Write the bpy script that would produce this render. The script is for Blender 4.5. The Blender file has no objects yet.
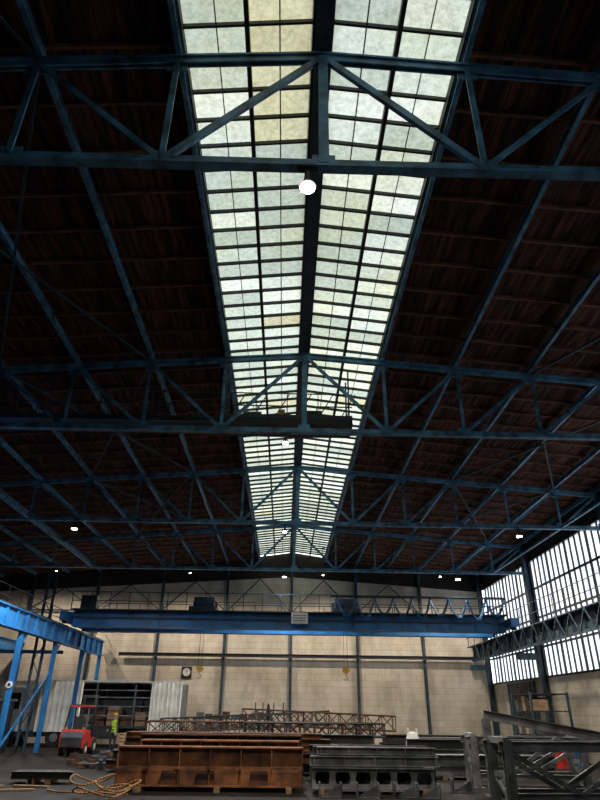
import bpy, bmesh, math, random
from mathutils import Vector, Matrix
random.seed(7)
V=Vector
# ---------------------------------------------------------------- materials
def new_mat(name):
    m=bpy.data.materials.new(name); m.use_nodes=True
    nt=m.node_tree; nt.nodes.clear()
    out=nt.nodes.new('ShaderNodeOutputMaterial')
    return m,nt,out
def N(nt,t,**kw):
    n=nt.nodes.new(t)
    for k,v in kw.items():
        if k in n.inputs.keys(): n.inputs[k].default_value=v
        else: setattr(n,k,v)
    return n
def ramp(nt,stops):
    r=nt.nodes.new('ShaderNodeValToRGB')
    e=r.color_ramp.elements
    while len(e)<len(stops): e.new(0.5)
    for i,(p,c) in enumerate(stops):
        e[i].position=p; e[i].color=(*c,1)
    return r
def pmat(name,c1,c2=None,scale=3,rough=.6,metal=0,bump=.0,stretch=(1,1,1),pos=(.35,.65),emit=0,spec=.5):
    m,nt,out=new_mat(name)
    b=N(nt,'ShaderNodeBsdfPrincipled'); b.inputs['Roughness'].default_value=rough; b.inputs['Metallic'].default_value=metal
    b.inputs['Specular IOR Level'].default_value=spec
    nt.links.new(b.outputs[0],out.inputs[0])
    if c2 is None: c2=tuple(x*.7 for x in c1)
    tc=N(nt,'ShaderNodeTexCoord'); mp=N(nt,'ShaderNodeMapping'); mp.inputs['Scale'].default_value=stretch
    nz=N(nt,'ShaderNodeTexNoise'); nz.inputs['Scale'].default_value=scale; nz.inputs['Detail'].default_value=6
    nt.links.new(tc.outputs['Object'],mp.inputs[0]); nt.links.new(mp.outputs[0],nz.inputs['Vector'])
    r=ramp(nt,[(pos[0],c2),(pos[1],c1)])
    nt.links.new(nz.outputs['Fac'],r.inputs[0]); nt.links.new(r.outputs[0],b.inputs['Base Color'])
    if bump:
        bp=N(nt,'ShaderNodeBump'); bp.inputs['Strength'].default_value=bump; bp.inputs['Distance'].default_value=.02
        nt.links.new(nz.outputs['Fac'],bp.inputs['Height']); nt.links.new(bp.outputs[0],b.inputs['Normal'])
    if emit:
        b.inputs['Emission Color'].default_value=(*c1,1); b.inputs['Emission Strength'].default_value=emit
    return m
BLUE=pmat('truss_blue_paint',(.11,.32,.52),(.025,.075,.125),scale=2.6,rough=.4)
BLUED=pmat('dark_blue_paint',(.035,.075,.11),(.014,.026,.038),scale=2,rough=.55)
BLUEC=pmat('crane_blue_paint',(.02,.19,.46),(.012,.10,.27),scale=1.2,rough=.5)
BLACK=pmat('black_steel',(.012,.013,.015),(.006,.006,.007),rough=.6)
DARK=pmat('dark_steel',(.028,.03,.033),(.012,.012,.014),rough=.55)
GREY=pmat('primed_grey_steel',(.12,.13,.14),(.035,.038,.04),scale=1.8,rough=.5,metal=.1)
GREYL=pmat('light_grey_steel',(.22,.23,.24),(.08,.085,.09),scale=2.5,rough=.5,metal=.1)
RUST=pmat('rusty_primer',(.32,.125,.045),(.07,.03,.016),scale=1.9,rough=.8,bump=.3)
RUSTD=pmat('dark_rust',(.12,.05,.027),(.03,.015,.01),scale=2.5,rough=.85,bump=.3)
WHITE=pmat('white_paint',(.7,.7,.67),(.55,.55,.52),rough=.5)
CURT=pmat('curtain_tarpaulin',(.90,.88,.80),(.7,.68,.6),scale=2,rough=.6)
RED=pmat('red_paint',(.5,.03,.02),(.3,.02,.015),rough=.35)
YEL=pmat('yellow_paint',(.6,.36,.03),(.4,.22,.02),rough=.4)
HIVIS=pmat('hivis_fabric',(.55,.72,.05),(.4,.55,.04),rough=.7)
NAVY=pmat('navy_workwear',(.02,.03,.06),(.012,.018,.035),rough=.8)
SKIN=pmat('skin',(.55,.33,.24),(.48,.28,.2),rough=.55)
RUBBER=pmat('tyre_rubber',(.015,.015,.015),(.009,.009,.009),rough=.8)
WOOD=pmat('raw_timber',(.35,.23,.13),(.2,.12,.06),scale=3,stretch=(1,8,8),rough=.8)
ORANGE=pmat('orange_hose_rubber',(.42,.19,.05),(.22,.09,.03),rough=.6)
CABLE=pmat('blue_cable',(.03,.14,.32),(.02,.08,.2),rough=.5)
LAMP=pmat('lamp_lens',(1,.86,.62),(1,.86,.62),emit=40)
LAMPW=pmat('lamp_lens_white',(.85,.93,1),(.85,.93,1),emit=14)
BATT=pmat('roof_batten_wood',(.24,.10,.06),(.08,.034,.022),scale=2,stretch=(1,6,1),rough=.85)

def deck_mat():
    m,nt,out=new_mat('roof_boards')
    b=N(nt,'ShaderNodeBsdfPrincipled'); b.inputs['Roughness'].default_value=.85; b.inputs['Specular IOR Level'].default_value=.2
    tc=N(nt,'ShaderNodeTexCoord'); sp=N(nt,'ShaderNodeSeparateXYZ'); nt.links.new(tc.outputs['Object'],sp.inputs[0])
    mu=N(nt,'ShaderNodeMath',operation='MULTIPLY'); mu.inputs[1].default_value=1/.18; nt.links.new(sp.outputs['X'],mu.inputs[0])
    fr=N(nt,'ShaderNodeMath',operation='FRACT'); nt.links.new(mu.outputs[0],fr.inputs[0])
    gt=N(nt,'ShaderNodeMath',operation='GREATER_THAN'); gt.inputs[1].default_value=.12; nt.links.new(fr.outputs[0],gt.inputs[0])
    mp=N(nt,'ShaderNodeMapping'); mp.inputs['Scale'].default_value=(5,.5,1); nt.links.new(tc.outputs['Object'],mp.inputs[0])
    nz=N(nt,'ShaderNodeTexNoise'); nz.inputs['Scale'].default_value=1.3; nz.inputs['Detail'].default_value=6; nt.links.new(mp.outputs[0],nz.inputs['Vector'])
    r=ramp(nt,[(.40,(.018,.008,.007)),(.68,(.16,.062,.04))]); nt.links.new(nz.outputs['Fac'],r.inputs[0])
    mx=N(nt,'ShaderNodeMixRGB'); mx.inputs[1].default_value=(.005,.003,.003,1)
    nt.links.new(gt.outputs[0],mx.inputs[0]); nt.links.new(r.outputs[0],mx.inputs[2])
    nt.links.new(mx.outputs[0],b.inputs['Base Color']); nt.links.new(b.outputs[0],out.inputs[0])
    return m
DECK=deck_mat()
def block_mat(name,c1,c2,mort,axis='X'):
    m,nt,out=new_mat(name)
    b=N(nt,'ShaderNodeBsdfPrincipled'); b.inputs['Roughness'].default_value=.85
    tc=N(nt,'ShaderNodeTexCoord'); sp=N(nt,'ShaderNodeSeparateXYZ'); nt.links.new(tc.outputs['Object'],sp.inputs[0])
    cb=N(nt,'ShaderNodeCombineXYZ'); nt.links.new(sp.outputs[axis],cb.inputs[0]); nt.links.new(sp.outputs['Z'],cb.inputs[1])
    br=N(nt,'ShaderNodeTexBrick'); br.inputs['Scale'].default_value=1; br.inputs['Brick Width'].default_value=1.2; br.inputs['Row Height'].default_value=.4
    br.inputs['Mortar Size'].default_value=.014; br.inputs['Mortar Smooth'].default_value=.3
    br.inputs['Color1'].default_value=(*c1,1); br.inputs['Color2'].default_value=(*c2,1); br.inputs['Mortar'].default_value=(*mort,1)
    nt.links.new(cb.outputs[0],br.inputs['Vector'])
    nz=N(nt,'ShaderNodeTexNoise'); nz.inputs['Scale'].default_value=.8; nz.inputs['Detail'].default_value=9; nz.inputs['Roughness'].default_value=.65
    mp=N(nt,'ShaderNodeMapping'); mp.inputs['Scale'].default_value=(1,1,.45); nt.links.new(tc.outputs['Object'],mp.inputs[0]); nt.links.new(mp.outputs[0],nz.inputs['Vector'])
    r=ramp(nt,[(.3,(.55,.52,.46)),(.6,(1,1,1))]); nt.links.new(nz.outputs['Fac'],r.inputs[0])
    mx=N(nt,'ShaderNodeMixRGB',blend_type='MULTIPLY'); mx.inputs[0].default_value=.9
    nt.links.new(br.outputs['Color'],mx.inputs[1]); nt.links.new(r.outputs[0],mx.inputs[2])
    nt.links.new(mx.outputs[0],b.inputs['Base Color']); nt.links.new(b.outputs[0],out.inputs[0])
    return m
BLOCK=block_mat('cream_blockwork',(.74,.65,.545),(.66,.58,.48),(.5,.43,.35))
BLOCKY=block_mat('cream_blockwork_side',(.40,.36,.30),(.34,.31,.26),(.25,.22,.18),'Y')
CLAD=pmat('dark_cladding',(.03,.018,.014),(.012,.008,.007),rough=.85)
def glass_mat(name,ca,cb_,cc,drop=True):
    m,nt,out=new_mat(name)
    g=N(nt,'ShaderNodeNewGeometry'); tc=N(nt,'ShaderNodeTexCoord')
    r=ramp(nt,[(.0,ca),(.55,cb_),(.9,cc)]); nt.links.new(g.outputs['Random Per Island'],r.inputs[0])
    nz=N(nt,'ShaderNodeTexNoise'); nz.inputs['Scale'].default_value=9; nz.inputs['Detail'].default_value=10; nz.inputs['Roughness'].default_value=.75
    nt.links.new(tc.outputs['Object'],nz.inputs['Vector'])
    r2=ramp(nt,[(.36,(.55,.55,.52)),(.6,(1,1,1))]); nt.links.new(nz.outputs['Fac'],r2.inputs[0])
    nz2=N(nt,'ShaderNodeTexNoise'); nz2.inputs['Scale'].default_value=.45; nz2.inputs['Detail'].default_value=3
    nt.links.new(tc.outputs['Object'],nz2.inputs['Vector'])
    r3=ramp(nt,[(.42,(1,1,1)),(.68,(1,.95,.76))]); nt.links.new(nz2.outputs['Fac'],r3.inputs[0])
    mx=N(nt,'ShaderNodeMixRGB',blend_type='MULTIPLY'); mx.inputs[0].default_value=.8 if drop else .2
    nt.links.new(r.outputs[0],mx.inputs[1]); nt.links.new(r2.outputs[0],mx.inputs[2])
    mx2=N(nt,'ShaderNodeMixRGB',blend_type='MULTIPLY'); mx2.inputs[0].default_value=.8 if drop else 0
    nt.links.new(mx.outputs[0],mx2.inputs[1]); nt.links.new(r3.outputs[0],mx2.inputs[2])
    t=N(nt,'ShaderNodeBsdfTranslucent'); nt.links.new(mx2.outputs[0],t.inputs[0])
    tr=N(nt,'ShaderNodeBsdfTransparent'); nt.links.new(mx2.outputs[0],tr.inputs[0])
    m0=N(nt,'ShaderNodeMixShader'); m0.inputs[0].default_value=.45 if drop else .1
    nt.links.new(t.outputs[0],m0.inputs[1]); nt.links.new(tr.outputs[0],m0.inputs[2])
    gl=N(nt,'ShaderNodeBsdfGlossy'); gl.inputs['Roughness'].default_value=.25; gl.inputs['Color'].default_value=(.5,.5,.5,1)
    ms=N(nt,'ShaderNodeMixShader'); ms.inputs[0].default_value=.04
    nt.links.new(m0.outputs[0],ms.inputs[1]); nt.links.new(gl.outputs[0],ms.inputs[2]); nt.links.new(ms.outputs[0],out.inputs[0])
    return m
GLASS=glass_mat('wired_skylight_glass',(.31,.35,.31),(.41,.45,.40),(.53,.56,.51))
GLASSY=glass_mat('stained_skylight_glass',(.38,.36,.25),(.44,.42,.30),(.40,.39,.29))
WGLASS=glass_mat('frosted_window_glass',(.65,.72,.80),(.80,.84,.9),(.9,.9,.9),False)
def floor_mat():
    m,nt,out=new_mat('oil_stained_concrete')
    b=N(nt,'ShaderNodeBsdfPrincipled')
    tc=N(nt,'ShaderNodeTexCoord'); nz=N(nt,'ShaderNodeTexNoise'); nz.inputs['Scale'].default_value=.5; nz.inputs['Detail'].default_value=10; nz.inputs['Roughness'].default_value=.7
    nt.links.new(tc.outputs['Object'],nz.inputs['Vector'])
    r=ramp(nt,[(.35,(.009,.008,.007)),(.55,(.021,.018,.016)),(.75,(.05,.044,.04))]); nt.links.new(nz.outputs['Fac'],r.inputs[0])
    nt.links.new(r.outputs[0],b.inputs['Base Color']); b.inputs['Specular IOR Level'].default_value=.15
    r2=ramp(nt,[(.4,(.7,.7,.7)),(.7,(.95,.95,.95))]); nt.links.new(nz.outputs['Fac'],r2.inputs[0]); nt.links.new(r2.outputs[0],b.inputs['Roughness'])
    nt.links.new(b.outputs[0],out.inputs[0]); return m
FLOOR=floor_mat()
# ---------------------------------------------------------------- mesh builder
class MB:
    def __init__(s): s.v=[];s.f=[];s.m=[];s.mats=[]
    def mi(s,mat):
        if mat not in s.mats: s.mats.append(mat)
        return s.mats.index(mat)
    def add(s,vs,fs,mat):
        o=len(s.v); s.v+=[tuple(v) for v in vs]; k=s.mi(mat)
        for f in fs: s.f.append([i+o for i in f]); s.m.append(k)
    def box(s,c,d,mat,rot=None):
        c=V(c); hx,hy,hz=d[0]/2,d[1]/2,d[2]/2
        vs=[V((x,y,z)) for z in(-hz,hz) for y in(-hy,hy) for x in(-hx,hx)]
        if rot is not None: vs=[rot@v for v in vs]
        s.add([c+v for v in vs],[(0,2,3,1),(4,5,7,6),(0,1,5,4),(2,6,7,3),(0,4,6,2),(1,3,7,5)],mat)
    def bb(s,x0,x1,y0,y1,z0,z1,mat): s.box(((x0+x1)/2,(y0+y1)/2,(z0+z1)/2),(abs(x1-x0),abs(y1-y0),abs(z1-z0)),mat)
    def frame(s,p,q,up):
        d=(q-p).normalized(); up=V(up)
        if abs(d.dot(up))>.98: up=V((0,1,0)) if abs(d.y)<.9 else V((1,0,0))
        sd=d.cross(up).normalized(); u=sd.cross(d).normalized(); return d,sd,u
    def bar(s,p,q,w,h,mat,up=(0,0,1),off=(0,0)):
        p=V(p);q=V(q); d,sd,u=s.frame(p,q,up)
        p=p+sd*off[0]+u*off[1]; q=q+sd*off[0]+u*off[1]
        a=[sd*(sx*w/2)+u*(sy*h/2) for sx,sy in((-1,-1),(1,-1),(1,1),(-1,1))]
        s.add([p+x for x in a]+[q+x for x in a],[(3,2,1,0),(4,5,6,7),(0,1,5,4),(1,2,6,5),(2,3,7,6),(3,0,4,7)],mat)
    def ibeam(s,p,q,w,h,t,mat,up=(0,0,1)):
        s.bar(p,q,w,t,mat,up,(0,h/2-t/2)); s.bar(p,q,w,t,mat,up,(0,-h/2+t/2)); s.bar(p,q,t,h-2*t,mat,up)
    def angle(s,p,q,w,t,mat,up=(0,0,1)):
        s.bar(p,q,w,t,mat,up,(0,-w/2+t/2)); s.bar(p,q,t,w-t,mat,up,(0,t/2))
    def cyl(s,p,q,r,mat,seg=10,r2=None,caps=True):
        p=V(p);q=V(q); d,sd,u=s.frame(p,q,(0,0,1)); r2=r if r2 is None else r2
        vs=[];
        for c,rr in((p,r),(q,r2)):
            for i in range(seg):
                a=2*math.pi*i/seg; vs.append(c+sd*math.cos(a)*rr+u*math.sin(a)*rr)
        fs=[(i,(i+1)%seg,seg+(i+1)%seg,seg+i) for i in range(seg)]
        if caps: fs+=[tuple(range(seg-1,-1,-1)),tuple(range(seg,2*seg))]
        s.add(vs,fs,mat)
    def path(s,pts,r,mat,seg=6):
        for a,b in zip(pts[:-1],pts[1:]): s.cyl(a,b,r,mat,seg)
    def prism(s,poly,axis,a0,a1,mat):
        vs=[]
        for a in(a0,a1):
            for p in poly: vs.append((p[0],a,p[1]) if axis=='y' else (a,p[0],p[1]))
        n=len(poly)
        s.add(vs,[tuple(range(n)),tuple(range(2*n-1,n-1,-1))]+[(i,n+i,n+(i+1)%n,(i+1)%n) for i in range(n)],mat)
    def obj(s,name,smooth=False,bevel=0):
        xs=[v[0] for v in s.v]; ys=[v[1] for v in s.v]; zs=[v[2] for v in s.v]
        o=V(((min(xs)+max(xs))/2,(min(ys)+max(ys))/2,min(zs)))
        me=bpy.data.meshes.new(name); me.from_pydata([tuple(V(v)-o) for v in s.v],[],s.f)
        for m in s.mats: me.materials.append(m)
        me.polygons.foreach_set('material_index',s.m)
        bm=bmesh.new(); bm.from_mesh(me); bmesh.ops.recalc_face_normals(bm,faces=bm.faces); bm.to_mesh(me); bm.free()
        if smooth:
            for p in me.polygons: p.use_smooth=True
        ob=bpy.data.objects.new(name,me); ob.location=o; bpy.context.scene.collection.objects.link(ob)
        if bevel:
            b=ob.modifiers.new('bevel','BEVEL'); b.width=bevel; b.segments=2; b.limit_method='ANGLE'
        return ob
# ---------------------------------------------------------------- hall dimensions
RX=.45; YB=46.15; YF=-8.0; XR=14.6; XL=-23.6
TY=[-3.35,6.55,16.45,26.35,36.25]
def topz(x): return 12.3-.08*abs(x-RX)
BOT=9.5
nodesR=[2.95,5.3,7.65,10.0,12.35,14.25]; nodesL=[-2.05,-4.4,-6.75,-9.1,-11.45,-13.8,-16.15,-18.5,-20.85,-23.3]
b=MB(); b.bb(XL-.3,XR+.3,YF-.3,YB+.3,-.2,0,FLOOR); b.obj('floor')
b=MB()
for sgn,xe,xi in((1,XR+.3,RX+2.55),(-1,XL-.3,RX-2.55)):
    z0=topz(xi)+.3; z1=topz(xe)+.3
    b.prism([(xi,z0),(xe,z1),(xe,z1+.12),(xi,z0+.12)],'y',YF-.3,YB+.3,DECK)
    y=YF+.2
    while y<YB:
        b.bar((xi,y,z0-.05),(xe,y,z1-.05),.06,.10,BATT); y+=1.1
b.obj('ceiling')
for x in nodesL+nodesR:
    b=MB(); z=topz(x)+.03
    b.ibeam((x,YF+.02,z+.06),(x,YB-.3,z+.06),.10,.19,.02,BLUE); b.obj('roof_purlin')
b=MB(); b.ibeam((RX,YF+.02,12.42),(RX,YB-.3,12.42),.26,.34,.03,BLUED)
b.bar((RX,YF+.02,12.66),(RX,YB-.3,12.66),.36,.10,BLUED); b.obj('ridge_beam')
# skylight
sk=MB()
GZ0=topz(RX+2.5)+.42; GZR=12.80
dy=.62; ny=int((YB-YF)/dy)
for sgn in(-1,1):
    def gp(t): return RX+sgn*(2.5-2.35*t), GZ0+(GZR-GZ0)*t
    for k in range(ny):
        y0=YF+k*dy; y1=y0+dy
        for (ta,tb) in((0,.5),(.5,1)):
            xa,za=gp(ta); xb,zb=gp(tb)
            yel=(sgn<0 and ta>.4 and (5<y0<8.6 or 14.5<y0<15.2 or 20<y0<21)) or random.random()<.01
            sk.add([(xa,y0,za),(xb,y0,zb),(xb,y1,zb),(xa,y1,za)],[(0,1,2,3)],GLASSY if yel else GLASS)
        xa,za=gp(0); xb,zb=gp(1)
        sk.bar((xa,y0,za-.05),(xb,y0,zb-.05),.045,.09,BLACK)
    for t,w,h in((0,.16,.22),(.5,.08,.16),(1,.07,.14)):
        x,z=gp(t); sk.bar((x,YF,z-.12),(x,YB-.05,z-.12),w,h,BLACK)
    x,z=gp(.74); sk.bar((x,YF,z-.03),(x,YB-.05,z-.03),.025,.02,WOOD)
    x,z=gp(.27); sk.bar((x,YF,z-.03),(x,YB-.05,z-.03),.02,.02,BLUED)
sk.box((RX,(YF+YB)/2,GZR+.05),(.4,YB-YF,.06),BLACK)
sk.obj('ridge_skylight')
# ---------------------------------------------------------------- walls
def creamtop(x): return 11.0-.063*abs(x-RX)
b=MB()
b.prism([(XL,0),(XR,0),(XR,creamtop(XR)),(RX,creamtop(RX)),(XL,creamtop(XL))],'y',YB,YB+.3,BLOCK)
b.prism([(XL,creamtop(XL)),(RX,creamtop(RX)),(XR,creamtop(XR)),(XR,topz(XR)+.4),(RX+2.4,topz(RX+2.4)+.4),(RX,12.85),(RX-2.4,topz(RX-2.4)+.4),(XL,topz(XL)+.4)],'y',YB-.02,YB+.3,CLAD)
b.obj('wall_back')
b=MB(); b.prism([(XL,0),(XR,0),(XR,topz(XR)+.4),(RX,12.85),(XL,topz(XL)+.4)],'y',YF-.3,YF,CLAD); b.obj('wall_front')
b=MB(); b.bb(XL-.3,XL,YF,YB,0,topz(XL)+.4,CLAD); b.obj('wall_left')
b=MB(); WZ0,WZ1=3.9,10.25
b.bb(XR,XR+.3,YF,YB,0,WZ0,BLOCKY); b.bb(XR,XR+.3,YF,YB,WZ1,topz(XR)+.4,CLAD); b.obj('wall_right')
edges=[YF]+TY+[YB-.3]
for i,(y0,y1) in enumerate(zip(edges[:-1],edges[1:])):
    w=MB(); n=max(2,round((y1-y0)/.62)); st=(y1-y0)/n
    rows=[WZ0,5.45,7.0,8.6,WZ1]
    for k in range(n):
        for za,zb in zip(rows[:-1],rows[1:]):
            ya=y0+k*st
            w.add([(XR+.1,ya,za),(XR+.1,ya+st,za),(XR+.1,ya+st,zb),(XR+.1,ya,zb)],[(0,1,2,3)],WGLASS)
        th=.12 if k%4==0 else .045
        w.bb(XR+.0,XR+.09,y0+k*st-th/2,y0+k*st+th/2,WZ0,WZ1,DARK)
    for z in rows: w.bb(XR+.0,XR+.09,y0,y1,z-.05,z+.05,DARK)
    w.obj('window_%d'%(i+1))
b=MB()
for k in range(-4,3):
    x=RX+4.75*k
    b.ibeam((x,YB-.15,0),(x,YB-.15,topz(x)-.05),.17,.26,.02,BLUED,up=(0,1,0))
b.ibeam((-11.6,YB-.4,5.5),(XR-.5,YB-.4,5.5),.2,.22,.02,DARK)
b.bb(XL+.1,XR-.5,YB-.3,YB-.27,8.3,8.42,BLUED)
for k in range(-4,2):
    x=RX+4.75*k
    b.bar((x,YB-.3,8.4),(x+2.37,YB-.3,10.9-.06*abs(x+2.4)),.07,.07,BLUED); b.bar((x+4.75,YB-.3,8.4),(x+2.37,YB-.3,10.9-.06*abs(x+2.4)),.07,.07,BLUED)
b.obj('gable_wall_frame')
# ---------------------------------------------------------------- trusses
def truss(Y):
    t=MB()
    xs=sorted(nodesL+[RX]+nodesR)
    t.bar((xs[0],Y,BOT),(xs[-1],Y,BOT),.17,.05,BLUE,off=(0,-.05)); t.bar((xs[0],Y,BOT),(xs[-1],Y,BOT),.03,.13,BLUE,off=(-.03,.03)); t.bar((xs[0],Y,BOT),(xs[-1],Y,BOT),.03,.13,BLUE,off=(.03,.03))
    for a,c in((xs[0],RX),(RX,xs[-1])):
        p=(a,Y,topz(a)-.15);q=(c,Y,topz(c)-.15)
        t.bar(p,q,.18,.05,BLUE,off=(0,.06)); t.bar(p,q,.03,.15,BLUE,off=(-.04,-.02)); t.bar(p,q,.03,.15,BLUE,off=(.04,-.02))
    def tp(x): return V((x,Y,topz(x)-.15))
    def bp(x): return V((x,Y,BOT))
    for x in xs: t.angle(tp(x),bp(x),.10 if x!=RX else .16,.02,BLUE,up=(0,1,0))
    for sgn,ns in((1,nodesR),(-1,nodesL)):
        t.angle(tp(RX),bp(ns[0]),.12,.02,BLUE,up=(0,1,0))
        for a,c in zip(ns[:-1],ns[1:]): t.angle(bp(a),tp(c),.10,.02,BLUE,up=(0,1,0))
    for x in xs:
        t.box(bp(x)+V((0,0,.12)),(.36,.02,.22),BLUE); t.box(tp(x)-V((0,0,.14)),(.34,.02,.22),BLUE)
    t.obj('roof_truss')
for Y in TY: truss(Y)
b=MB()
for Y0,Y1 in zip(TY[:-1],TY[1:]):
    for (xa,xb) in((-9.1,-4.4),(7.65,12.35),(-18.5,-13.8)):
        b.bar((xa,Y0,topz(xa)-.1),(xb,Y1,topz(xb)-.1),.06,.06,BLUED); b.bar((xb,Y0,topz(xb)-.1),(xa,Y1,topz(xa)-.1),.06,.06,BLUED)
    for x in(-11.45,12.35):
        b.bar((x,Y0,BOT),(x,Y1,BOT),.09,.09,BLUE)
b.obj('roof_bracing')
for Y in TY+[YB-.35]:
    c=MB(); c.ibeam((XR-.22,Y,0),(XR-.22,Y,topz(XR)),.25,.34,.025,BLUED,up=(1,0,0)); c.box((XR-.25,Y,.02),(.5,.5,.04),DARK)
    c.bb(XR-1.5,XR-.38,Y-.1,Y+.1,4.75,5.1,BLUED); c.obj('wall_column')
    if Y<YB-2 and Y>0:
        c=MB(); x=-13.6
        for dx in(-.22,.22): c.ibeam((x+dx,Y,0),(x+dx,Y,BOT-.1),.10,.18,.02,BLUED)
        for k in range(11):
            z=.4+k*.8; s=1 if k%2 else -1
            c.bar((x-.22*s,Y,z),(x+.22*s,Y,z+.8),.06,.03,BLUED)
        c.obj('lattice_column')
# ---------------------------------------------------------------- crane runways
def runway(x,sgn,main,ys):
    r=MB()
    r.ibeam((x,YF+.2,5.78),(x,YB-.65,5.78),.36,.92,.05,main)
    y=YF+1
    while y<YB-1:
        r.box((x,y,5.78),(.32,.03,.84),main); y+=1.24
    r.bar((x,YF+.2,6.30),(x,YB-.65,6.30),.07,.10,DARK)
    xo=x+sgn*.45
    r.bb(min(x,xo),max(x,xo),YF+.2,YB-.65,6.16,6.21,main)
    for z in(6.75,7.25): r.bar((xo,YF+.2,z),(xo,YB-.65,z),.03,.03,BLACK)
    y=YF+.5
    while y<YB-.8: r.bar((xo,y,6.2),(xo,y,7.25),.03,.03,BLACK); y+=1.5
    return r
r=runway(-12.75,-1,BLUEC,None)
ys=[1.6,6.55,11.5,16.45,21.4,26.35,31.3,36.25,41.2,45.2]
for y in ys:
    r.ibeam((-12.75,y,0),(-12.75,y,5.32),.2,.22,.02,BLUEC)
    if y<44: r.bar((-12.75,y,4.6),(-12.75,y+.75,5.3),.07,.07,BLUEC)
for y0,y1 in((31.3,36.25),):
    r.bar((-12.75,y0,.3),(-12.75,y1,3.9),.07,.07,BLUEC)
r.obj('crane_runway')
r=runway(13.35,-1,BLUED,None)
for y0 in [20.1+1.5*k for k in range(16)]:
    r.bar((12.9,y0,5.2),(12.9,y0+.75,6.15),.05,.05,BLUED); r.bar((12.9,y0+.75,6.15),(12.9,y0+1.5,5.2),.05,.05,BLUED)
r.bar((12.9,20,5.2),(12.9,44.2,5.2),.07,.07,BLUED)
r.obj('crane_runway')
r=MB(); r.ibeam((-18.2,20,5.75),(-18.2,YB-.65,5.75),.3,.7,.04,BLUEC)
for y in(26.35,31.3,36.25,41.2,45.2): r.ibeam((-18.2,y,0),(-18.2,y,5.4),.2,.24,.02,BLUEC)
for y0,y1 in((36.25,41.2),): r.bar((-18.2,y0,.3),(-18.2,y1,5),.08,.08,BLUEC); r.bar((-18.2,y1,.3),(-18.2,y0,5),.08,.08,BLUEC)
for y in(31.3,41.2): r.bar((-18.2,y,5.2),(-13.95,y,5.2),.16,.2,BLUEC)
r.obj('crane_runway')
# ---------------------------------------------------------------- overhead crane
c=MB(); XA,XB=-12.6,13.2
for Y in(37.3,39.7):
    c.bb(XA+.3,XB-.3,Y-.25,Y+.25,6.30,7.12,BLUEC)
    c.bb(XA+.3,XB-.3,Y-.33,Y+.33,7.12,7.17,BLUEC); c.bb(XA+.3,XB-.3,Y-.33,Y+.33,6.26,6.30,BLUEC)
    for k in range(18): x=XA+1+k*1.42; c.bb(x,x+.04,Y-.31,Y+.31,6.31,7.12,BLUEC)
    c.bar((XA+.3,Y,7.24),(XB-.3,Y,7.24),.06,.08,DARK)
c.bb(XA+.3,XB-.3,36.9,36.96,6.72,6.80,BLUED)
for x in(XA,XB):
    c.bb(x-.2,x+.2,36.2,40.8,6.50,6.98,BLUEC)
    for y in(36.6,40.4): c.cyl((x-.12,y,6.52),(x+.12,y,6.52),.17,DARK,14)
c.bb(XA+.3,XB-.3,36.35,36.97,7.1,7.16,DARK)
for z in(7.6,8.1): c.bar((XA+.3,36.37,z),(XB-.3,36.37,z),.045,.045,BLUED)
for k in range(24):
    x=XA+.3+k*1.096; c.bar((x,36.37,7.1),(x,36.37,8.1),.045,.045,BLUED)
for z in(7.7,8.1): c.bar((XA+.3,40.6,z),(XB-.3,40.6,z),.045,.045,BLUED)
for k in range(18): x=XA+.3+k*1.48; c.bar((x,40.6,7.1),(x,40.6,8.1),.045,.045,BLUED)
c.bb(XA+.3,XB-.3,40.0,40.62,7.1,7.16,DARK)
c.bar((2.6,36.2,8.0),(12.8,36.2,8.0),.05,.08,DARK)
n=9
for k in range(n):
    x0=3+k*1.08; pts=[]
    for j in range(11):
        t=j/10; pts.append((x0+t*1.08,36.2,7.95-(.95+.12*math.sin(k*2.1))*4*t*(1-t)))
    c.path(pts,.05,CABLE); c.path([(p_[0],p_[1]-.05,p_[2]-.1) for p_ in pts],.03,CABLE)
    c.box((x0,36.2,7.9),(.1,.08,.14),DARK)
c.bb(.35,1.3,36.30,36.33,6.5,7.1,WHITE)
for z in(6.95,6.8,6.65): c.bb(.45,1.2,36.285,36.295,z-.02,z+.02,BLUED)
for x in(-4.9,3.6):
    c.bb(x-.8,x+.8,37.1,39.9,7.3,7.5,DARK)
    c.cyl((x-.6,38.0,7.85),(x+.6,38.0,7.85),.32,BLUED,16); c.bb(x-.75,x-.2,38.5,39.4,7.5,8.0,BLUED); c.cyl((x+.2,38.9,7.75),(x+.7,38.9,7.75),.2,RUSTD,12)
    for dx in(-.1,.1): c.cyl((x+dx,38.2,4.35),(x+dx,38.2,7.6),.012,BLACK,6)
    c.box((x,38.2,4.17),(.28,.14,.30),YEL); c.cyl((x-.09,38.12,4.2),(x-.09,38.28,4.2),.13,YEL,14); c.cyl((x+.09,38.12,4.2),(x+.09,38.28,4.2),.13,YEL,14)
    pts=[(x,38.2,4.05),(x,38.2,3.9)]+[(x+.11*math.sin(a),38.2,3.79+.11*math.cos(a)) for a in [0,.6,1.2,1.8,2.4,3.1,3.8,4.4]]
    c.path(pts,.03,YEL,8)
c.bb(-11.8,-10.9,36.4,36.95,7.16,7.9,DARK)
c.obj('overhead_crane')
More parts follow.
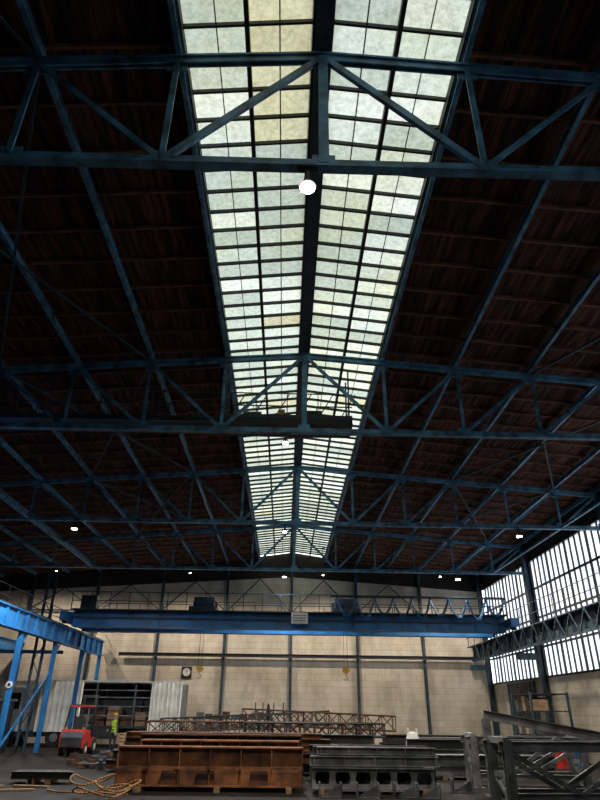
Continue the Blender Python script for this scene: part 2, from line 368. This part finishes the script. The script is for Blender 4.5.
# ---------------------------------------------------------------- maintenance walkway near second truss
w=MB(); Yw=17.6; z0=10.25
w.bb(-13.0,2.0,Yw-.45,Yw+.45,z0-.05,z0,DARK)
for y in(Yw-.45,Yw+.45): w.ibeam((-13.0,y,z0-.10),(2.0,y,z0-.10),.08,.12,.015,BLUED)
for y in(Yw-.45,Yw+.45):
    for z in(z0+.45,z0+.9): w.bar((-13.0,y,z),(2,y,z),.03,.03,BLUED)
    for k in range(16): w.bar((-12.95+k*.99,y,z0),(-12.95+k*.99,y,z0+.9),.03,.03,BLUED)
w.bb(-2.2,2.0,Yw-.5,Yw+.5,z0-.22,z0-.05,BLACK)
w.bb(-2.2,2.0,Yw-.47,Yw-.44,z0,z0+.14,DARK)
for k in range(6):
    x=-1.9+k*.7; w.bar((x,Yw-.45,z0),(x+.5,Yw-.45,z0+.9),.03,.03,BLUED)
for x in(-9.1,-4.4,-2.05,1.9): 
    for y in (Yw-.4,Yw+.4): w.bar((x,y,z0),(x,y,topz(x)-.1),.05,.05,BLUED)
w.box((-.25,Yw-.2,z0+.25),(.2,.2,.3),YEL); w.box((.75,Yw-.1,z0+.2),(.6,.35,.38),DARK); w.cyl((-1.5,Yw-.2,z0+.18),(-.9,Yw-.2,z0+.18),.16,DARK,12)
w.obj('maintenance_walkway')
# ---------------------------------------------------------------- lamps
def lamp(x,y,z,warm,energy,size=.16,topc=None):
    l=MB(); zt=topc if topc else BOT-.09
    l.cyl((x,y,z+.20),(x,y,zt),.02,BLACK,8)
    l.cyl((x,y,z+.12),(x,y,z+.30),size*.55,DARK,16,size*.4)
    l.cyl((x,y,z),(x,y,z+.12),size*1.25,DARK,24,size*.55)
    l.cyl((x,y,z-.03),(x,y,z),size,LAMP if warm else LAMPW,24,size*1.05)
    l.bar((x-.16,y,zt),(x+.16,y,zt),.06,.04,DARK)
    o=l.obj('highbay_lamp')
    d=bpy.data.lights.new('lamp_light','SPOT'); d.energy=energy; d.spot_size=math.radians(168); d.spot_blend=.5; d.shadow_soft_size=.15
    d.color=(1,.88,.72) if warm else (.92,.96,1)
    lo=bpy.data.objects.new('lamp_light',d); bpy.context.scene.collection.objects.link(lo); lo.parent=o
    lo.location=V((x,y,z-.08))-o.location
EN=2200
lamp(.2,6.55,9.04,True,1500,.11)
lamp(-.1,16.4,9.1,True,EN,.08)
lamp(-9.4,26.4,9.1,False,5200,.12); lamp(10.4,26.4,9.1,True,EN,.11); lamp(-.1,26.3,9.1,True,EN,.08)
lamp(-.1,36.3,9.1,False,1700,.12); lamp(10.2,36.3,9.1,True,1700,.12)
for x,e in((-15.5,1300),(-6.5,1300),(2.5,1250),(10.5,1250)): lamp(x,41.6,10.3,True,e,.05,topz(x)-.02)  # added lamps, no known fixtures here, put in to brighten the back wall
# ---------------------------------------------------------------- wall clock
k=MB(); kx,kz=-6.8,4.4
k.bb(kx-.36,kx+.36,YB-.1,YB-.005,kz-.36,kz+.36,BLACK); k.cyl((kx,YB-.13,kz),(kx,YB-.1,kz),.26,WHITE,28)
k.bar((kx,YB-.14,kz),(kx+.12,YB-.14,kz+.1),.02,.03,BLACK,up=(0,1,0)); k.bar((kx,YB-.145,kz),(kx-.05,YB-.145,kz+.22),.02,.02,BLACK,up=(0,1,0))
k.obj('wall_clock')
# ---------------------------------------------------------------- curtain sider truck
t=MB(); x0,x1=-15.0,-6.3; y0,y1=41.7,44.2; HT=3.62
t.bb(x0,x1,y0,y1,1.02,1.15,DARK)
t.bb(x0,x1,y0,y1,HT-.12,HT,WHITE)
for x in(x0+.04,x1-.04): t.bb(x-.04,x+.04,y0,y1,1.15,HT-.12,GREYL)
for x in(-11.6,-9.2): t.bb(x-.05,x+.05,y0+.02,y0+.12,1.15,HT-.12,GREY); t.bb(x-.05,x+.05,y1-.12,y1-.02,1.15,HT-.12,GREY)
def curtain(xa,xb,yy,n,amp):
    vs=[];fs=[];m=n*6
    for i in range(m+1):
        u=i/m; x=xa+(xb-xa)*u; y=yy+amp*math.sin(u*n*2*math.pi)+.03*math.sin(u*17)
        vs+=[(x,y-.02*math.sin(i),.8),(x,y,2.2),(x,y,HT-.08)]
    for i in range(m):
        for j in(0,1): a=i*3+j; fs.append((a,a+3,a+4,a+1))
    t.add(vs,fs,CURT)
curtain(x0,-12.4,y0-.12,8,.10); curtain(-8.2,x1,y0-.12,7,.10)
t.bb(x0,x1,y1-.03,y1,1.15,HT-.12,DARK)
for z in(1.7,2.2,2.7,3.1): t.bar((-12.4,y0+.05,z),(-8.2,y0+.05,z),.03,.06,GREYL)
t.bar((x0,y0-.1,HT-.04),(x1,y0-.1,HT-.04),.06,.10,WHITE)
for i in range(5): t.bb(-12.6+i*.85,-12.6+i*.85+.7,42.3,43.7,1.15,1.7+.25*(i%3),RUSTD if i%2 else WOOD)
for x in(-7.4,-8.6,-13.8):
    for y in(y0+.2,y1-.2):
        t.cyl((x,y-.15,.5),(x,y+.15,.5),.5,RUBBER,24); t.cyl((x,y-.17,.5),(x,y+.17,.5),.24,GREYL,16)
t.bb(x0,x1,42.5,42.65,.75,1.02,DARK); t.bb(x0,x1,43.3,43.45,.75,1.02,DARK)
t.bb(-12.6,-10.0,y0,y0+.04,.45,1.0,DARK); t.bb(x1,x1+.06,y0,y1,.55,.7,RED)
t.bb(-17.5,-15.6,y0+.05,y1-.05,.8,3.2,WHITE); t.prism([(-17.45,3.2),(-15.6,3.2),(-15.6,3.6),(-16.7,3.55)],'y',y0+.15,y1-.15,WHITE)
t.bb(-17.1,-16.2,y0+.03,y0+.05,2.0,2.9,BLACK); t.bb(-17.53,-17.5,y0+.2,y1-.2,1.9,3.0,BLACK); t.bb(-17.6,-15,y0+.2,y1-.2,.5,.85,DARK)
for y in(y0+.2,y1-.2): t.cyl((-16.7,y-.16,.5),(-16.7,y+.16,.5),.5,RUBBER,24); t.cyl((-16.7,y-.18,.5),(-16.7,y+.18,.5),.22,GREYL,16)
t.obj('curtainside_truck')
# ---------------------------------------------------------------- forklift (rear towards camera)
f=MB(); fx,fy=-10.2,33.8
f.prism([(fy-.2,.35),(fy+1.9,.35),(fy+1.9,.75),(fy+.9,.8),(fy+.8,1.1),(fy-.05,1.15),(fy-.25,.9)],'x',fx-.58,fx+.58,RED)
f.prism([(fy-.3,.4),(fy-.05,.4),(fy-.05,1.05),(fy-.2,1.05),(fy-.32,.8)],'x',fx-.5,fx+.5,DARK)
for sx in(-.52,.52):
    f.bar((fx+sx,fy+.1,1.1),(fx+sx*.9,fy+.35,2.15),.07,.07,BLACK); f.bar((fx+sx,fy+1.5,.75),(fx+sx*.9,fy+1.25,2.15),.07,.07,BLACK)
    f.cyl((fx+sx-.09,fy+.25,.3),(fx+sx+.09,fy+.25,.3),.3,RUBBER,20); f.cyl((fx+sx-.1,fy+.25,.3),(fx+sx+.1,fy+.25,.3),.14,WHITE,14)
    f.cyl((fx+sx-.12,fy+1.6,.36),(fx+sx+.12,fy+1.6,.36),.36,RUBBER,20); f.cyl((fx+sx-.13,fy+1.6,.36),(fx+sx+.13,fy+1.6,.36),.16,WHITE,14)
f.bb(fx-.52,fx+.52,fy+.3,fy+1.3,2.12,2.2,RED)
for i in range(5): f.bb(fx-.4,fx+.4,fy+.38+i*.18,fy+.44+i*.18,2.2,2.24,BLACK)
f.bb(fx-.26,fx+.26,fy+.55,fy+1.0,1.1,1.22,BLACK); f.bb(fx-.26,fx+.26,fy+.45,fy+.57,1.15,1.7,BLACK)
f.bar((fx,fy+1.45,.8),(fx,fy+1.2,1.35),.05,.05,BLACK)
pts=[(fx+.17*math.cos(a),fy+1.18+.05*math.sin(a),1.37+.15*math.sin(a)) for a in [i*math.pi/6 for i in range(13)]]; f.path(pts,.018,BLACK)
for sx in(-.33,.33):
    f.ibeam((fx+sx,fy+2.0,.08),(fx+sx,fy+2.0,2.7),.1,.12,.02,DARK,up=(0,1,0)); f.bar((fx+sx*.75,fy+2.55,.1),(fx+sx*.75,fy+3.2,.08),.12,.05,DARK); f.bar((fx+sx,fy+2.0,.12),(fx+sx*.75,fy+2.55,.12),.1,.06,DARK); f.bar((fx+sx*.75,fy+2.2,.1),(fx+sx*.75,fy+2.2,.7),.1,.04,DARK)
for z in(.5,1.4,2.65): f.bb(fx-.4,fx+.4,fy+1.96,fy+2.06,z-.05,z+.05,DARK)
for z in(.25,.6): f.bb(fx-.45,fx+.45,fy+2.1,fy+2.2,z-.04,z+.04,DARK)
for sx in(-.42,.42): f.box((fx+sx,fy+.02,1.2),(.08,.06,.07),YEL)
f.obj('forklift')
# ---------------------------------------------------------------- rusty plate girders (foreground)
def plate_girder(x0,x1,y,z0,h,mat,nst,fl=.42):
    g=MB(); g.bb(x0,x1,y-fl/2,y+fl/2,z0+h-.04,z0+h,mat); g.bb(x0,x1,y-fl/2,y+fl/2,z0,z0+.04,mat); g.bb(x0,x1,y-.012,y+.012,z0+.04,z0+h-.04,mat)
    for k in range(nst):
        x=x0+.03+(x1-x0-.06)*k/(nst-1); g.bb(x-.012,x+.012,y-fl/2+.02,y+fl/2-.02,z0+.04,z0+h-.04,mat)
    return g
g=plate_girder(-4.7,.6,20.1,.12,.98,RUST,7)
g.bb(-4.7,.6,19.86,19.9,.55,.6,RUST)
for xx in(-3.4,-2.4,-.9): g.bb(xx,xx+.5,19.97,20.09,.16,.5,RUSTD)
g.obj('rusty_plate_girder')
g=plate_girder(-4.2,.5,20.75,.12,1.12,RUST,9); g.obj('rusty_plate_girder')
g=plate_girder(-4.4,.6,21.5,.12,1.25,RUSTD,6); g.obj('rusty_plate_girder')
b=MB()
for x in(-4,-1.8,.2): b.bb(x-.08,x+.08,19.7,22.2,0,.118,WOOD)
b.obj('timber_dunnage')
b=MB()
for i in range(3):
    for j in range(3): b.ibeam((-5.2,23.0+j*.35,.95+i*.17),(1.9-.3*i,23.0+j*.35,.95+i*.17),.2,.16,.015,RUSTD if (i+j)%2 else RUST)
for x in(-4.5,-1.5,1): 
    b.bb(x-.07,x+.07,22.85,23.9,.0,.1,RUSTD); b.bb(x-.07,x+.07,22.85,23.9,.77,.87,RUSTD)
    for y in(22.95,23.8): b.bb(x-.06,x+.06,y-.06,y+.06,.1,.77,RUSTD)
b.obj('rusty_beam_stack')
def castellated(x0,x1,y,z0,h,mat,per=.5):
    g=MB(); fl=.26
    g.bb(x0,x1,y-fl/2,y+fl/2,z0+h-.025,z0+h,mat); g.bb(x0,x1,y-fl/2,y+fl/2,z0,z0+.025,mat)
    t=h*.22; g.bb(x0,x1,y-.01,y+.01,z0+.02,z0+t,mat); g.bb(x0,x1,y-.01,y+.01,z0+h-t,z0+h-.02,mat)
    n=int((x1-x0)/per)
    for k in range(n+1):
        c=x0+k*(x1-x0)/n; a=.20*per; zm=z0+h/2
        g.prism([(max(x0,c-a),z0+t),(min(x1,c+a),z0+t),(min(x1,c+a*.7),zm),(min(x1,c+a),z0+h-t),(max(x0,c-a),z0+h-t),(max(x0,c-a*.7),zm)],'y',y-.01,y+.01,mat)
    return g
b=castellated(.85,4.3,19.8,.12,.52,GREYL,.55)
def merge(a,c):
    o=len(a.v); a.v+=c.v
    for f_,m_ in zip(c.f,c.m): a.f.append([i+o for i in f_]); a.m.append(a.mi(c.mats[m_]))
merge(b,castellated(.85,4.15,20.15,.12,.5,DARK,.55))
for (xa,xb,y,zz,h,m) in((.8,4.45,19.8,.66,.26,GREYL),(.85,4.2,20.15,.64,.26,DARK),(.9,4.5,20.5,.12,.5,GREY),(.8,4.1,20.5,.64,.3,GREYL),(1.0,4.4,19.85,.94,.2,GREYL),(.9,3.9,20.15,.92,.22,GREY),(.8,4.3,20.5,.96,.2,DARK)):
    b.ibeam((xa,y,zz+h/2),(xb,y,zz+h/2),.24,h-.012,.02,m)
    for q in range(5): x=xa+.1+(xb-xa-.2)*q/4; b.bb(x-.01,x+.01,y-.115,y+.115,zz+.02,zz+h-.03,m)
for x in(1.1,2.6,4.0): b.bb(x-.08,x+.08,19.6,20.8,0,.118,WOOD)
b.obj('castellated_beam_stack')
b=MB()
for x,y in((1.3,19.0),(2.3,18.95),(5.2,20.4),(3.3,19.0),(3.9,18.9)):
    b.bb(x-.3,x+.3,y-.2,y+.2,0,.03,GREY); b.bb(x-.3,x-.27,y-.2,y+.2,.03,.35,GREY); b.bb(x+.27,x+.3,y-.2,y+.2,.03,.35,GREY); b.prism([(x-.27,.03),(x+.27,.03),(x+.27,.3)],'y',y-.01,y+.01,GREY)
b.obj('steel_brackets')
def boom(p,q,w,h,mat,n,name,stand=None):
    g=MB(); p=V(p);q=V(q); d=(q-p).normalized(); s=d.cross(V((0,0,1))).normalized(); u=s.cross(d)
    cs=[s*w/2+u*h/2,-s*w/2+u*h/2,-s*w/2-u*h/2,s*w/2-u*h/2]
    for c in cs: g.cyl(p+c,q+c,.045,mat,6)
    L=(q-p).length
    for k in range(n+1):
        a=p+d*(L*k/n)
        for i in range(4): g.cyl(a+cs[i],a+cs[(i+1)%4],.025,mat,5)
        if k<n:
            e=p+d*(L*(k+1)/n)
            for i in range(4):
                i2=(i+1)%4
                g.cyl(a+cs[i if k%2 else i2],e+cs[i2 if k%2 else i],.025,mat,5)
    if stand:
        for tt in(.15,.85):
            a=p.lerp(q,tt)
            for sg in(-1,1): g.bar(a+s*sg*w/2-u*h/2,V((a.x,a.y,0))+s*sg*(w/2+.25),.07,.07,mat)
            g.bar(a+s*w/2-u*(h/2+.03),a-s*w/2-u*(h/2+.03),.08,.08,mat)
    return g.obj(name)
boom((-5.8,29.5,1.35),(4.0,30.0,1.35),.7,.5,RUSTD,15,'lattice_boom',True)
boom((-1.5,27.2,1.4),(4.0,27.0,1.4),.6,.45,DARK,10,'lattice_boom',True)
boom((-2,33.2,1.8),(5.5,33.6,1.55),.7,.65,RUSTD,11,'lattice_boom',True)
boom((-6.5,36.6,1.3),(2.5,36.9,1.75),.8,.65,DARK,13,'lattice_boom',True)
b=MB()
b.bar((-1.2,31.6,0),(-.7,31.6,2.35),.07,.07,DARK); b.bar((-.2,31.6,0),(-.7,31.6,2.35),.07,.07,DARK); b.bar((-1.5,31.6,1.9),(.2,31.6,1.9),.08,.08,DARK)
for x in(-1.3,-.95,-.45,0): b.bar((x,31.6,1.9),(x,31.6,2.4),.05,.05,DARK)
b.bar((-.7,31.6,2.25),(-.7,32.5,0),.07,.07,DARK); b.obj('steel_trestle')
b=MB()
for x in(-5.5,-3.9,-2.3,-.7):
    for y in(42.2,43.2): b.bb(x-.05,x+.05,y-.05,y+.05,0,1.7,DARK)
for z in(.5,1.05,1.6):
    b.bb(-5.6,-.6,42.15,43.25,z-.05,z,DARK)
    for q in range(9):
        xx=-5.4+q*.54; hh=random.uniform(.15,.4); b.bb(xx,xx+.42,42.3,43.0,z,z+hh,random.choice([RUSTD,DARK,GREY,DARK,BLUED]))
b.obj('steel_storage_rack')
def stack(x0,x1,y,nr,nc,w,h,mats,slope=.3,z0=.12):
    b=MB()
    for i in range(nr):
        for j in range(nc-i): b.ibeam((x0+slope*i*random.random(),y+j*(w+.06)+i*.1,z0+h/2+i*(h+.015)),(x1-slope*random.random()*(j+1),y+j*(w+.06)+i*.1,z0+h/2+i*(h+.015)),w,h,.02,mats[(i+j)%len(mats)])
    for x in(x0+.6,(x0+x1)/2,x1-.9-slope*nc*.5): b.bb(x-.08,x+.08,y-w/2,y+nc*(w+.06),0,z0-.003,WOOD)
    return b.obj('section_steel_stack')
stack(4.9,10.6,27.0,3,4,.32,.32,[GREY,GREYL,DARK])
stack(6.6,11.3,33.5,2,3,.4,.42,[GREYL,GREY])
stack(5.0,9.6,24.2,2,3,.3,.3,[GREYL,GREY])
stack(-6.4,-2.0,25.6,4,4,.3,.28,[RUSTD,DARK,GREY])
stack(-1.0,3.6,24.9,4,4,.3,.28,[DARK,RUSTD,GREY])
stack(5.6,13.0,38.5,2,4,.4,.4,[GREY,DARK])
stack(-8.2,-5.9,21.6,1,3,.2,.2,[DARK,RUSTD],.5)
def frame_obj(x,y,ang,L,H,D,mat,name):
    b=MB(); R=Matrix.Rotation(ang,3,'Z'); o=V((x,y,0))
    P=lambda a,bb_,c:o+R@V((a,bb_,c))
    for a in(0,L):
        for d in(0,D): b.ibeam(P(a,d,0),P(a,d,H),.2,.22,.02,mat)
        b.bar(P(a,0,H*.5),P(a,D,H*.5),.1,.12,mat); b.bar(P(a,0,H),P(a,D,H),.14,.14,mat)
        b.bar(P(a,0,.1),P(a,D,H*.5),.07,.07,mat)
    for d in(0,D):
        b.ibeam(P(-.2,d,H-.12),P(L+.3,d,H-.12),.16,.22,.02,mat); b.ibeam(P(0,d,.3),P(L,d,.3),.14,.18,.02,mat)
        b.bar(P(0,d,H-.2),P(L*.5,d,.35),.08,.1,mat); b.bar(P(L,d,H-.2),P(L*.5,d,.35),.08,.1,mat)
        for a in(0,L): b.box(P(a,d,.015),(.34,.34,.03),mat)
    return b.obj(name)
frame_obj(5.35,16.4,.08,3.4,1.45,1.0,GREY,'welded_steel_frame')
frame_obj(6.0,21.6,-.1,3.3,1.4,1.2,GREYL,'welded_steel_frame')
frame_obj(10.4,20.3,-.25,3.0,1.35,1.2,GREY,'welded_steel_frame')
b=MB(); b.ibeam((5.8,19.5,2.0),(9.9,18.6,1.3),.2,.24,.02,GREYL) ; b.ibeam((5.85,19.5,0),(5.85,19.5,1.9),.2,.22,.02,GREYL); b.ibeam((9.9,18.6,0),(9.9,18.6,1.2),.18,.2,.02,GREYL); b.bar((5.9,19.5,.2),(7.85,19.05,1.55),.09,.1,GREYL)
b.box((5.85,19.5,.02),(.4,.4,.04),GREYL); b.box((9.9,18.6,.02),(.4,.4,.04),GREYL); b.obj('sloping_steel_portal')
# ---------------------------------------------------------------- right clutter
def drum(x,y,mat):
    d=MB(); d.cyl((x,y,.0),(x,y,.88),.29,mat,24)
    for z in(.02,.3,.6,.87): d.cyl((x,y,z-.015),(x,y,z+.015),.305,mat,24)
    d.cyl((x+.15,y,.88),(x+.15,y,.91),.04,DARK,10); d.obj('steel_drum')
drum(12.0,29.6,RED); drum(12.8,30.4,BLUEC); drum(11.2,31.0,BLUED)
b=MB(); X0,X1,Y0,Y1=11.9,13.7,32.0,34.6
for x in(X0,X1):
    for y in(Y0,Y1): b.bb(x-.05,x+.05,y-.05,y+.05,0,3.0,BLUED)
for z in(.15,1.2,2.2,2.95):
    b.bb(X0,X1,Y0,Y1,z-.05,z,DARK)
    if z<2.9: 
        for q in range(5):
            yy=Y0+.15+q*.5; b.bb(X0+.1,X0+.1+random.uniform(.5,1.4),yy,yy+.4,z,z+random.uniform(.3,.65),random.choice([RUSTD,RUSTD,GREY,WOOD,DARK,BLUED]))
b.obj('pallet_rack')
b=MB()
for i in range(4):
    z=i*.145
    for q in range(5): b.bb(9.6+q*.25,9.78+q*.25,30.6,31.8,z+.12,z+.145,WOOD)
    for yy in(30.65,31.15,31.65): b.bb(9.6,10.78,yy,yy+.1,z,z+.12,WOOD)
b.obj('pallet_stack')
b=MB()
for i in range(7):
    z=i*.145
    for q in range(5): b.bb(-7.8+q*.25,-7.62+q*.25,33.0,34.2,z+.12,z+.145,WOOD)
    for yy in(33.05,33.55,34.05): b.bb(-7.8,-6.62,yy,yy+.1,z,z+.12,WOOD)
b.obj('pallet_stack')
XD=XR-.02
b=MB(); b.bb(XD-.08,XD,38.2,42.6,0,3.7,DARK)
for q in range(9): b.bb(XD-.12,XD-.08,38.3+q*.52,38.36+q*.52,0,3.7,BLUED)
b.bb(XD-.12,XD,38.1,38.2,0,3.8,BLUED); b.bb(XD-.12,XD,42.6,42.7,0,3.8,BLUED); b.bb(XD-.12,XD,38.1,42.7,3.7,3.8,BLUED); b.obj('door_1')
b=MB(); b.bb(-17.2,-14.2,31.6,35.9,.15,2.35,DARK); b.bb(-17.3,-14.1,31.5,36.0,2.35,2.46,GREY)
for q in range(11): b.bb(-14.2,-14.15,31.8+q*.38,31.95+q*.38,.2,2.3,BLACK)
b.bb(-17.1,-14.3,31.56,31.6,.2,2.3,BLACK); b.bb(-16,-15,31.52,31.56,.2,2.1,BLUED); b.bb(-17.2,-14.2,31.6,35.9,0,.15,BLACK); b.obj('site_container')
b=MB(); b.cyl((-12.75,31.13,3.0),(-12.75,31.17,3.0),.15,WHITE,24); b.cyl((-12.75,31.11,3.0),(-12.75,31.13,3.0),.07,DARK,24); b.obj('round_warning_sign')
b=MB()
for kx_,ky_,rr,ph in((-4.7,18.6,.7,0),(-4.3,18.5,.55,1),(-5.0,18.7,.5,2)):
    pts=[]
    for i in range(41):
        a=i/40*2*math.pi; pts.append((kx_+rr*(1+.12*math.sin(3*a+ph))*math.cos(a),ky_+rr*.8*math.sin(a+.2*ph),.05+.12*ph+.1*(1+math.sin(2*a+ph))))
    b.path(pts,.024,ORANGE)
b.path([(-4.0,18.7,.05),(-5.3,19.3,.05),(-5.9,19.1,.05),(-6.4,19.6,.05)],.024,ORANGE)
b.obj('orange_hose_coil',smooth=True)
b=MB()
for x,y,a,L in((-7.6,19.6,.3,1.6),(-7.2,20.6,-.2,1.1),(-8.4,20.2,.9,1.2)):
    b.box((x,y,.03),(L,.14,.05),WOOD,Matrix.Rotation(a,3,'Z'))
b.obj('loose_timber_planks')
b=MB()
for i in range(46):
    x=random.uniform(-8.6,-5.3); y=random.uniform(27,32.5); b.box((x,y,.15),(random.uniform(.2,1.4),random.uniform(.06,.3),.45*random.random()+.02),random.choice([RUSTD,DARK,RUSTD,GREY,BLACK]),Matrix.Rotation(random.uniform(0,3),3,'Z'))
b.obj('scrap_steel_pile')
b=MB(); 
vs=[];seg=20
prof=[(.30,.0),(.44,.08),(.50,.4),(.46,.75),(.34,.92),(.15,.98)]
for r_,z_ in prof:
    for i in range(seg):
        a=2*math.pi*i/seg; q=1/max(abs(math.cos(a)),abs(math.sin(a)))**.6; rr=.62*r_*q*(1+.05*math.sin(5*a+z_*7)); vs.append((5.95+rr*math.cos(a),31.4+rr*math.sin(a),z_*1.3))
fs=[(j*seg+i,j*seg+(i+1)%seg,(j+1)*seg+(i+1)%seg,(j+1)*seg+i) for j in range(len(prof)-1) for i in range(seg)]+[tuple(range(seg)),tuple(range(len(vs)-seg,len(vs)))]
b.add(vs,fs,WHITE)
for dx in(-.2,.2): b.path([(5.95+dx,31.25,1.15),(5.95+dx,31.3,1.4),(5.95+dx,31.5,1.4),(5.95+dx,31.55,1.15)],.025,WHITE)
b.obj('bulk_bag',smooth=False)
# ---------------------------------------------------------------- people
def worker(loc,yaw,arms):
    jt={'pel':((0,0,.95),.15),'sp':((0,.0,1.12),.14),'ch':((0,.0,1.34),.165),'nk':((0,0,1.49),.06),'nk2':((0,.01,1.56),.055),
        'h1':((0,.015,1.64),.085),'h2':((0,.01,1.72),.095),'h3':((0,0,1.78),.06)}
    ed=[('pel','sp'),('sp','ch'),('ch','nk'),('nk','nk2'),('nk2','h1'),('h1','h2'),('h2','h3')]
    for s,n in((-1,'L'),(1,'R')):
        jt['hp'+n]=((.10*s,0,.90),.105); jt['kn'+n]=((.12*s,.02+.04*s,.50),.07); jt['an'+n]=((.13*s,-.02+.05*s,.09),.05); jt['to'+n]=((.15*s,.15+.05*s,.04),.04)
        ed+=[('pel','hp'+n),('hp'+n,'kn'+n),('kn'+n,'an'+n),('an'+n,'to'+n)]
        e,w=arms[n]
        jt['sh'+n]=((.19*s,0,1.42),.075); jt['el'+n]=((e[0]*s,e[1],e[2]),.05); jt['wr'+n]=((w[0]*s,w[1],w[2]),.034)
        W=V((w[0]*s,w[1],w[2])); E=V((e[0]*s,e[1],e[2])); d=(W-E).normalized(); sd=d.cross(V((1,0,0))).normalized()
        jt['pm'+n]=(tuple(W+d*.07),.036); ed+=[('ch','sh'+n),('sh'+n,'el'+n),('el'+n,'wr'+n),('wr'+n,'pm'+n)]
        for k in range(4):
            o=sd*(-.03+.02*k); l=.075+.012*(1.5-abs(k-1.3))
            a='f%d%s'%(k,n); jt[a]=(tuple(W+d*(.07+l*.55)+o+V((-.01*s,0,0))),.0095); jt[a+'t']=(tuple(W+d*(.07+l)+o*1.05+V((-.025*s,0,0))),.008)
            ed+=[('pm'+n,a),(a,a+'t')]
        jt['th'+n]=(tuple(W+d*.06-sd*.05),.011); ed.append(('wr'+n,'th'+n))
    keys=list(jt); me=bpy.data.meshes.new('tmp'); me.from_pydata([jt[k][0] for k in keys],[(keys.index(a),keys.index(c)) for a,c in ed],[])
    ob=bpy.data.objects.new('tmp',me); bpy.context.scene.collection.objects.link(ob)
    sm=ob.modifiers.new('s','SKIN'); sv=me.skin_vertices[0].data
    for i,k in enumerate(keys): sv[i].radius=(jt[k][1],jt[k][1]*(.72 if k in('pel','sp','ch') else 1)); 
    sv[0].use_root=True
    ss=ob.modifiers.new('ss','SUBSURF'); ss.levels=2
    dg=bpy.context.evaluated_depsgraph_get(); ev=bpy.data.meshes.new_from_object(ob.evaluated_get(dg))
    bpy.data.objects.remove(ob)
    m=MB(); m.v+=[tuple(v.co) for v in ev.vertices]
    zmin=min(v[2] for v in m.v)
    for p in ev.polygons:
        c=p.center
        if c.z>1.52: mt=SKIN
        elif any((c-V(jt['wr'+n][0])).length<.20 and (c-V(jt['wr'+n][0])).dot(V(jt['wr'+n][0])-V(jt['el'+n][0]))>0 for n in 'LR'): mt=SKIN
        elif c.z<.11: mt=BLACK
        elif c.z>.88 and abs(c.x)<.21: mt=HIVIS
        else: mt=NAVY
        m.f.append(list(p.vertices)); m.m.append(m.mi(mt))
    seg=16; hv=[];prof=[(.125,1.73),(.122,1.78),(.10,1.83),(.06,1.865),(.015,1.88)]
    for r_,z_ in prof:
        for i in range(seg): a=2*math.pi*i/seg; hv.append((r_*.9*math.cos(a),.01+r_*1.08*math.sin(a),z_))
    m.add(hv,[(j*seg+i,j*seg+(i+1)%seg,(j+1)*seg+(i+1)%seg,(j+1)*seg+i) for j in range(4) for i in range(seg)]+[tuple(range(seg)),tuple(range(4*seg,5*seg))],YEL)
    m.box((0,.14,1.735),(.17,.08,.012),YEL)
    m.add([(-.015,.09,1.66),(.015,.09,1.66),(0,.125,1.655),(0,.095,1.70)],[(0,1,2),(0,2,3),(1,3,2),(0,3,1)],SKIN)
    for s in(-1,1):
        m.cyl((.034*s,.088,1.70),(.034*s,.10,1.70),.012,WHITE,10); m.cyl((.034*s,.10,1.70),(.034*s,.103,1.70),.006,BLACK,8); m.box((.092*s,.005,1.68),(.02,.035,.055),SKIN)
    m.box((0,.098,1.625),(.045,.012,.01),RUSTD)
    for z_ in(1.02,1.16): 
        ring=[((.155)*math.cos(a),(.118)*math.sin(a),z_) for a in [2*math.pi*i/24 for i in range(25)]]
        for a_,c_ in zip(ring[:-1],ring[1:]): m.bar(a_,c_,.01,.05,GREYL)
    R=Matrix.Rotation(yaw,3,'Z'); m.v=[tuple(R@V(v)+V(loc)-V((0,0,zmin))) for v in m.v]
    return m.obj('worker',smooth=True)
arms2={'L':((.29,-.02,1.13),(.31,.06,.88)),'R':((.29,.02,1.13),(.24,.24,1.0))}
worker((-9.7,39.6,0),2.6,arms2)
# ---------------------------------------------------------------- world
wd=bpy.data.worlds.new('overcast_sky'); bpy.context.scene.world=wd; wd.use_nodes=True
nt=wd.node_tree; nt.nodes.clear(); o=nt.nodes.new('ShaderNodeOutputWorld'); bg=nt.nodes.new('ShaderNodeBackground')
tc=nt.nodes.new('ShaderNodeTexCoord'); sp=nt.nodes.new('ShaderNodeSeparateXYZ'); nt.links.new(tc.outputs['Generated'],sp.inputs[0])
mr=nt.nodes.new('ShaderNodeMapRange'); mr.inputs['From Min'].default_value=-1; mr.inputs['From Max'].default_value=1; nt.links.new(sp.outputs['Z'],mr.inputs['Value'])
def g_(v): return (v*.94,v*.98,v)
r=ramp(nt,[(0,g_(.10)),(.49,g_(.15)),(.51,g_(1.0)),(.66,g_(.9)),(.84,g_(.46)),(1,g_(.38))]); nt.links.new(mr.outputs[0],r.inputs[0]); nt.links.new(r.outputs[0],bg.inputs[0]); bg.inputs[1].default_value=4.1
nt.links.new(bg.outputs[0],o.inputs[0])
# ---------------------------------------------------------------- camera
cd=bpy.data.cameras.new('camera'); cam=bpy.data.objects.new('camera',cd); bpy.context.scene.collection.objects.link(cam)
cd.sensor_fit='VERTICAL'; cd.sensor_height=24; cd.lens=18; cd.clip_end=300
p=math.radians(27.5); a=math.radians(1.1); ro=math.radians(.7)
fw=V((math.sin(a)*math.cos(p),math.cos(a)*math.cos(p),math.sin(p))); rt=V((math.cos(a),-math.sin(a),0)); up=rt.cross(fw)
rt2=rt*math.cos(ro)+up*math.sin(ro); up2=rt2.cross(fw)
M=Matrix((rt2,up2,-fw)).transposed().to_4x4(); M.translation=V((0,0,2.0)); cam.matrix_world=M
bpy.context.scene.camera=cam
vs=bpy.context.scene.view_settings; vs.view_transform='Standard'; vs.look='None'; vs.exposure=0; vs.gamma=1
